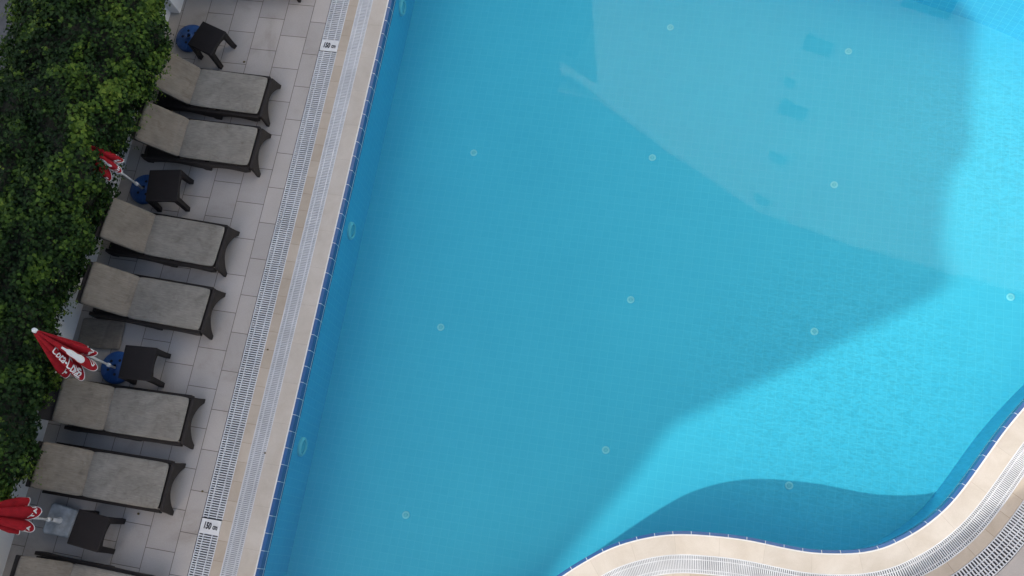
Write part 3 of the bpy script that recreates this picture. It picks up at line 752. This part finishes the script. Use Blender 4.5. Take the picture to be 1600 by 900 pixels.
# ------------------------------------------------------------------ furled red parasols
def parasol(x, y, zb, lean, facing, zbot, ztop, label, words, seed, skew=(0, 0), script=None, bottle=False, n=8, fat=1.0, wig=0.32):
    """lean = (dx,dy) of the tip; facing = compass angle of the lettered side"""
    t = empty('parasol', (x, y, zb)); tag(t, label, 'parasol', 'furled red parasols leaning by the hedge')
    h = ztop - zb
    def bend(v):
        u = v.z / h; return Vector((v.x + lean[0] * u, v.y + lean[1] * u, v.z))
    pm = MB(); pm.tube([bend(Vector((0, 0, q))) for q in (0.0, h * 0.5, h)], 0.0165, 12); pm.build('pole', M_WHITE, t, True)
    sm = MB(); sm.tube([bend(Vector((0, 0, q))) for q in (0.17, 0.18, 0.235, 0.245)], [0.02, 0.03, 0.03, 0.02], 14); sm.build('pole_joint', M_WHITE, t, True)
    H0 = zbot - zb; rs = random.Random(seed); ph = [rs.uniform(0.75, 1.25) for _ in range(n)]
    def surf(th, u):
        """u = 0 at the tip .. 1 at the hem"""
        k = th / (2 * PI) * n; i = int(math.floor(k)) % n; f = k - math.floor(k)
        am = ph[i] * (1 - f) + ph[(i + 1) % n] * f
        pleat = math.sin(PI * f) ** 0.8
        r = 0.030 + u ** 1.05 * (0.085 + 0.16 * pleat * am) * fat 
        r *= 1 - 0.10 * max(0, u - 0.85) / 0.15
        w = 1 + wig * math.cos(th - facing)
        z = h + 0.0 - (h - H0) * u - 0.07 * (pleat - 0.3) * u ** 3 * 1.6
        v = Vector((r * w * math.cos(th) + skew[0] * u, r * w * math.sin(th) + skew[1] * u, z))
        return bend(v)
    nt, nu = 160, 44; vs = []; fs = []
    for j in range(nu + 1):
        for i in range(nt): vs.append(surf(2 * PI * i / nt, j / nu))
    for j in range(nu):
        for i in range(nt):
            fs.append((j * nt + i, j * nt + (i + 1) % nt, (j + 1) * nt + (i + 1) % nt, (j + 1) * nt + i))
    cm = MB(); cm.add(vs, fs); can = cm.build('canopy', M_RED, t, True)
    def decal(me, th0, u0, sx, sy, rot, name, mat, lift=0.006):
        bm = bmesh.new(); bm.from_mesh(me)
        bmesh.ops.triangulate(bm, faces=bm.faces)
        bmesh.ops.subdivide_edges(bm, edges=[e for e in bm.edges if e.calc_length() > 0.015], cuts=2, use_grid_fill=False)
        bmesh.ops.triangulate(bm, faces=bm.faces)
        cr, sr = math.cos(rot), math.sin(rot)
        for v in bm.verts:
            px, py = v.co.x * cr - v.co.y * sr, v.co.x * sr + v.co.y * cr
            th = th0 + px * sx; u = min(0.995, max(0.03, u0 - py * sy))
            p = surf(th, u); e = 1e-3
            nn = (surf(th + e, u) - surf(th - e, u)).cross(surf(th, u + e) - surf(th, u - e))
            if nn.length > 0: nn.normalize()
            ax = bend(Vector((skew[0] * u, skew[1] * u, p.z)))
            if nn.dot(p - ax) < 0: nn = -nn
            v.co = p + nn * lift
        bm.to_mesh(me); bm.free(); return link(name, me, mat, can)
    # white piping along the hem
    hp = MB(); hp.tube([surf(2 * PI * i / nt, 1.0) for i in range(nt + 1)], 0.006, 6, False); hp.build('hem', M_WHITE, can, True)
    for w_, th0, sz in words:
        decal(text_mesh(w_, sz, 0.003), th0, 0.90, 2.9, 0.80, 0.0, 'lettering', M_WHITE)
    if script:
        decal(text_mesh(script[0], script[2], 0.003, 0.35), script[1], 0.60, 3.6, 0.80, -PI / 2, 'lettering', M_WHITE)
    if bottle:
        bo = MB(); prof = [(0.0, 0.020), (0.10, 0.022), (0.16, 0.045), (0.24, 0.052), (0.32, 0.042), (0.42, 0.055), (0.46, 0.045)]
        L_ = [(w, q - 0.23) for q, w in prof]; Rr = [(-w, q - 0.23) for q, w in prof]
        b_ = [( -q, w) for w, q in L_]; 
        k = len(prof); mm = MB(); mm.add([(a_, b2, 0) for a_, b2 in [(w, -(q - 0.23)) for q, w in prof]] + [(a_, b2, 0) for a_, b2 in [(-w, -(q - 0.23)) for q, w in prof]],
                 [(i, i + 1, i + 1 + k, i + k) for i in range(k - 1)])
        me = bpy.data.meshes.new('emblem'); me.from_pydata(mm.v, [], mm.f)
        bmx = bmesh.new(); bmx.from_mesh(me); bmesh.ops.subdivide_edges(bmx, edges=bmx.edges, cuts=5, use_grid_fill=True); bmx.to_mesh(me); bmx.free()
        decal(me, bottle, 0.58, 3.4, 0.80, 0.0, 'emblem', M_WHITE, 0.005)
    fm = MB(); fm.lathe([(0.0, h + 0.045), (0.022, h + 0.04), (0.033, h + 0.02), (0.033, h - 0.02), (0.026, h - 0.04)], 16)
    fm.v = [tuple(bend(Vector(v))) for v in fm.v]; fm.build('finial', M_WHITE, t, True)
    return t
parasol(-8.03, 1.82, 0.10, (0.0, 0.04), -1.3, 1.16, 2.22, 'red furled parasol with white lettering and bottle emblem, fully visible on its blue base',
        [('ÇIKAR', 0.05, 0.11), ('TADINI', -1.35, 0.10)], 5, (0.0, -0.07), ('Coca-Cola', -1.0, 0.15), -0.40, 8, 1.05, 0.45)
parasol(-8.42, 4.69, 0.10, (-0.05, -0.03), -0.7, 1.24, 1.85, 'red furled parasol half hidden in the hedge leaves', [('ÇIKAR', -0.2, 0.11), ('TADINI', -1.6, 0.10)], 9, (0.03, -0.03), None, -0.6, 8, 0.85)
parasol(-8.22, -0.47, 0.16, (-0.05, -0.03), 0.4, 1.06, 2.15, 'red furled parasol with big folds over the pale square base, at the left picture edge',
        [('TADI', 0.55, 0.11), ('TA', -0.52, 0.11), ('ÇI', -1.55, 0.11)], 14, (0.0, -0.02), None, False, 6, 1.0, 0.22)

# ------------------------------------------------------------------ hedge of creeper over the wall
def lin(x, xs, ys): return np.interp(x, xs, ys)
SEC = np.array([(-8.82, 0.50), (-8.45, 0.78), (-8.22, 1.05), (-8.10, 1.38), (-8.16, 1.62), (-8.42, 1.80), (-8.85, 1.90), (-9.4, 1.95), (-9.9, 1.90), (-10.15, 1.78), (-10.36, 1.5), (-10.42, 1.0), (-10.46, 0.3)])
sc_len = np.concatenate([[0], np.cumsum(np.linalg.norm(np.diff(SEC, axis=0), axis=1))]); SL = sc_len[-1]
EY = [-3, -0.8, -0.2, 0.4, 0.9, 1.4, 2.0, 2.5, 3.1, 3.6, 4.1, 4.6, 5.1, 5.8, 6.4, 7.0, 7.4, 8.5, 12]
EX = [-0.25, -0.30, -0.22, 0.02, -0.16, -0.10, -0.28, -0.34, -0.16, -0.06, -0.03, -0.13, 0.01, 0.06, 0.16, 0.02, -0.12, -0.2, -0.2]
HZ = [0, 0, 0, 0, 0, 0, 0, 0, 0.05, 0.15, 0.30, 0.34, 0.22, 0.08, 0.0, 0, 0, 0, 0]
def surf_h(s, y, inset=0.0):
    x = np.interp(s, sc_len, SEC[:, 0]); z = np.interp(s, sc_len, SEC[:, 1])
    right = np.clip((x + 9.6) / 1.4, 0, 1)
    x = x + right * (np.interp(y, EY, EX) - 0.06); z = z + right * np.interp(y, EY, HZ) * np.clip((z - 0.6) / 0.9, 0, 1)
    return x, z
def nvec(pts, sc):
    return np.array([noise.noise((p[0] * sc, p[1] * sc, p[2] * sc)) for p in pts])
def hedge_pts(s, y):
    x, z = surf_h(s, y)
    e = 0.02
    x1, z1 = surf_h(np.clip(s + e, 0, SL), y); x0, z0 = surf_h(np.clip(s - e, 0, SL), y)
    tx, tz = x1 - x0, z1 - z0; l = np.hypot(tx, tz) + 1e-9
    nx, nz = tz / l, -tx / l          # outward
    P = np.stack([x, y, z], 1); N = np.stack([nx, np.zeros_like(nx), nz], 1)
    d = 0.17 * nvec(P, 1.7) + 0.12 * nvec(P + 9.1, 4.2)
    return P + N * d[:, None], N
HY0, HY1 = -2.6, 10.5
ht = empty('hedge', (-9.4, 4, 0)); tag(ht, 'thick green creeper hedge spilling over the white wall behind the loungers', 'hedge')
off = np.array([-9.4, 4, 0])
# dark twiggy core
ns_, ny_ = 40, 130
S, Yg = np.meshgrid(np.linspace(0.0, SL, ns_), np.linspace(HY0, HY1, ny_), indexing='ij')
Pc, Nc = hedge_pts(S.ravel(), Yg.ravel()); Pc = Pc - Nc * 0.13 - off
m = MB(); m.add([tuple(p) for p in Pc], [(i * ny_ + j, (i + 1) * ny_ + j, (i + 1) * ny_ + j + 1, i * ny_ + j + 1) for i in range(ns_ - 1) for j in range(ny_ - 1)])
m.build('twigs', simple('twig_mass', (0.018, 0.020, 0.011), 0.95, 0.4, 14), ht)

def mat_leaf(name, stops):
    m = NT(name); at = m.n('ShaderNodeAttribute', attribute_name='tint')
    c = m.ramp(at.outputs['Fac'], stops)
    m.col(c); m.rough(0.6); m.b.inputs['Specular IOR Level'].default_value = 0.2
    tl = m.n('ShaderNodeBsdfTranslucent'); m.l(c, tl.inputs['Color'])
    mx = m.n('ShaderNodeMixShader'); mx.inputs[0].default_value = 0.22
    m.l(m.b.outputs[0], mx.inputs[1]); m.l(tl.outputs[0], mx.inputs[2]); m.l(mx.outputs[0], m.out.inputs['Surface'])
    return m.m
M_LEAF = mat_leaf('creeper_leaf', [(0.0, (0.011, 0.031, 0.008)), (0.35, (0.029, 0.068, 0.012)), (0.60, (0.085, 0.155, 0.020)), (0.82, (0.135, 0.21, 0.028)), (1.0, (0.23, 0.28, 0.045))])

def leaves(P, N, size, tint, name, spread=0.9):
    """each leaf: a folded five point blade"""
    n = len(P)
    nr_ = N + rng.normal(0, spread, (n, 3)) * 0.62; nr_[:, 2] += 0.25
    nr_ /= np.linalg.norm(nr_, axis=1)[:, None]
    t = rng.normal(0, 1, (n, 3)); t[:, 2] -= 0.5; t[:, 0] += 0.4
    t -= nr_ * (t * nr_).sum(1)[:, None]; t /= np.linalg.norm(t, axis=1)[:, None]
    b = np.cross(nr_, t); sz = size[:, None]
    fold = nr_ * sz * 0.16
    V = np.stack([P - t * sz * 0.45, P - t * sz * 0.1 + b * sz * 0.46 + fold, P + t * sz * 0.30 + b * sz * 0.25 + fold * 0.6, P + t * sz * 0.62 - fold * 0.6,
                  P + t * sz * 0.30 - b * sz * 0.25 + fold * 0.6, P - t * sz * 0.1 - b * sz * 0.46 + fold], 1).reshape(-1, 3)
    base = np.arange(n)[:, None] * 6
    Fq = np.concatenate([base + np.array([[0, 1, 2, 3]]), base + np.array([[0, 3, 4, 5]])], 1).reshape(-1, 4)
    me = bpy.data.meshes.new(name)
    me.vertices.add(len(V)); me.vertices.foreach_set('co', (V - off).ravel())
    me.loops.add(Fq.size); me.loops.foreach_set('vertex_index', Fq.ravel().astype(np.int32))
    me.polygons.add(len(Fq)); me.polygons.foreach_set('loop_start', np.arange(0, Fq.size, 4, dtype=np.int32))
    me.update(calc_edges=True)
    at = me.attributes.new('tint', 'FLOAT', 'POINT'); at.data.foreach_set('value', np.repeat(tint, 6).astype(np.float32))
    return link(name, me, M_LEAF, ht)
NL = 125000
s_ = rng.uniform(0, SL, NL); y_ = rng.uniform(HY0, HY1, NL)
# clumped density: thin some places out
P, N = hedge_pts(s_, y_)
cl = nvec(P, 3.2); cl2 = nvec(P + 4.4, 0.9)
keep = rng.uniform(0, 1, NL) < np.clip(0.80 + cl * 0.9, 0.30, 1)
P, N, cl, cl2 = P[keep], N[keep], cl[keep], cl2[keep]; n = len(P)
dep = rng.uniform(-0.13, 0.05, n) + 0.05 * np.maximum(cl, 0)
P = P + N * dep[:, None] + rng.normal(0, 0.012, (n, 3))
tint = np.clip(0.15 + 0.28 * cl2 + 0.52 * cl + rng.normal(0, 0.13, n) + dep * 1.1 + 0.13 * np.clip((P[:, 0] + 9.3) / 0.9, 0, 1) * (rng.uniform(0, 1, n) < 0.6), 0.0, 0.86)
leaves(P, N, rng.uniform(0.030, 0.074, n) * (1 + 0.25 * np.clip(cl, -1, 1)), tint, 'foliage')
# young pale shoots standing out of the mass
NSH = 1100
s_ = rng.uniform(0.25, SL - 0.5, NSH); y_ = rng.uniform(HY0, HY1, NSH)
P0, N0 = hedge_pts(s_, y_); sel = nvec(P0 + 2.2, 1.1) > -0.05
P0, N0 = P0[sel], N0[sel]; Q = []; QN = []; tt = []; zz = []; stem = MB()
for p, nn in zip(P0, N0):
    d = nn * 0.8 + rng.normal(0, 0.55, 3) + np.array([0.25, 0, 0.1]); d /= np.linalg.norm(d); L = rng.uniform(0.07, 0.26); tone = rng.uniform(0.42, 0.88)
    k = int(L / 0.018) + 4
    for i in range(k):
        u = (i + 0.5) / k; q = p + d * L * u - np.array([0, 0, 0.10]) * u * u * L / 0.2 + rng.normal(0, 0.016, 3)
        Q.append(q); QN.append(nn + d * 0.3); tt.append(np.clip(tone + rng.normal(0, 0.07), 0.4, 1)); zz.append(rng.uniform(0.026, 0.055) * (1.1 - 0.4 * u))
    stem.tube([tuple(p - off), tuple(p + d * L * 0.5 - off), tuple(p + d * L - np.array([0, 0, 0.05]) - off)], [0.003, 0.0025, 0.001], 4)
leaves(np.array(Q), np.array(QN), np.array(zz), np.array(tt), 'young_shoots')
tag(stem.build('stems', simple('green_stem', (0.06, 0.09, 0.025), 0.8, 0.2), ht), kind='stuff')

# ------------------------------------------------------------------ small litter on the deck
for x, y, s, lab in ((-7.37, 7.11, 0.05, 'olive fallen leaf on the paving near the askew table'), (-5.80, 2.45, 0.035, 'small dark fallen leaf on the beige strip between the gratings'),
                     (-5.46, 0.96, 0.035, 'small brown fallen leaf at the edge of the inner grate'), (-6.24, 0.28, 0.04, 'small brown fallen leaf on a tile beside the outer grate'),
                     (-7.12, -0.19, 0.045, 'olive fallen leaf on the paving near the lowest table'), (-5.93, 3.74, 0.025, 'tiny dark fallen leaf on the outer grate')):
    a = MB(); r0 = random.uniform(0, 6); vs = []
    for k in range(10):
        an = 2 * PI * k / 10; r = s * (0.42 + 0.22 * math.cos(an) + 0.06 * random.random())
        vs.append((r * math.cos(an + r0), r * 0.8 * math.sin(an + r0), 0.004 + 0.006 * random.random()))
    vs.append((0, 0, 0.015)); a.add(vs, [(k, (k + 1) % 10, 10) for k in range(10)])
    o = a.build('fallen_leaf', M_LEAFD); o.location = (x, y, 0.006); tag(o, lab, 'leaf', 'fallen leaves on the deck')
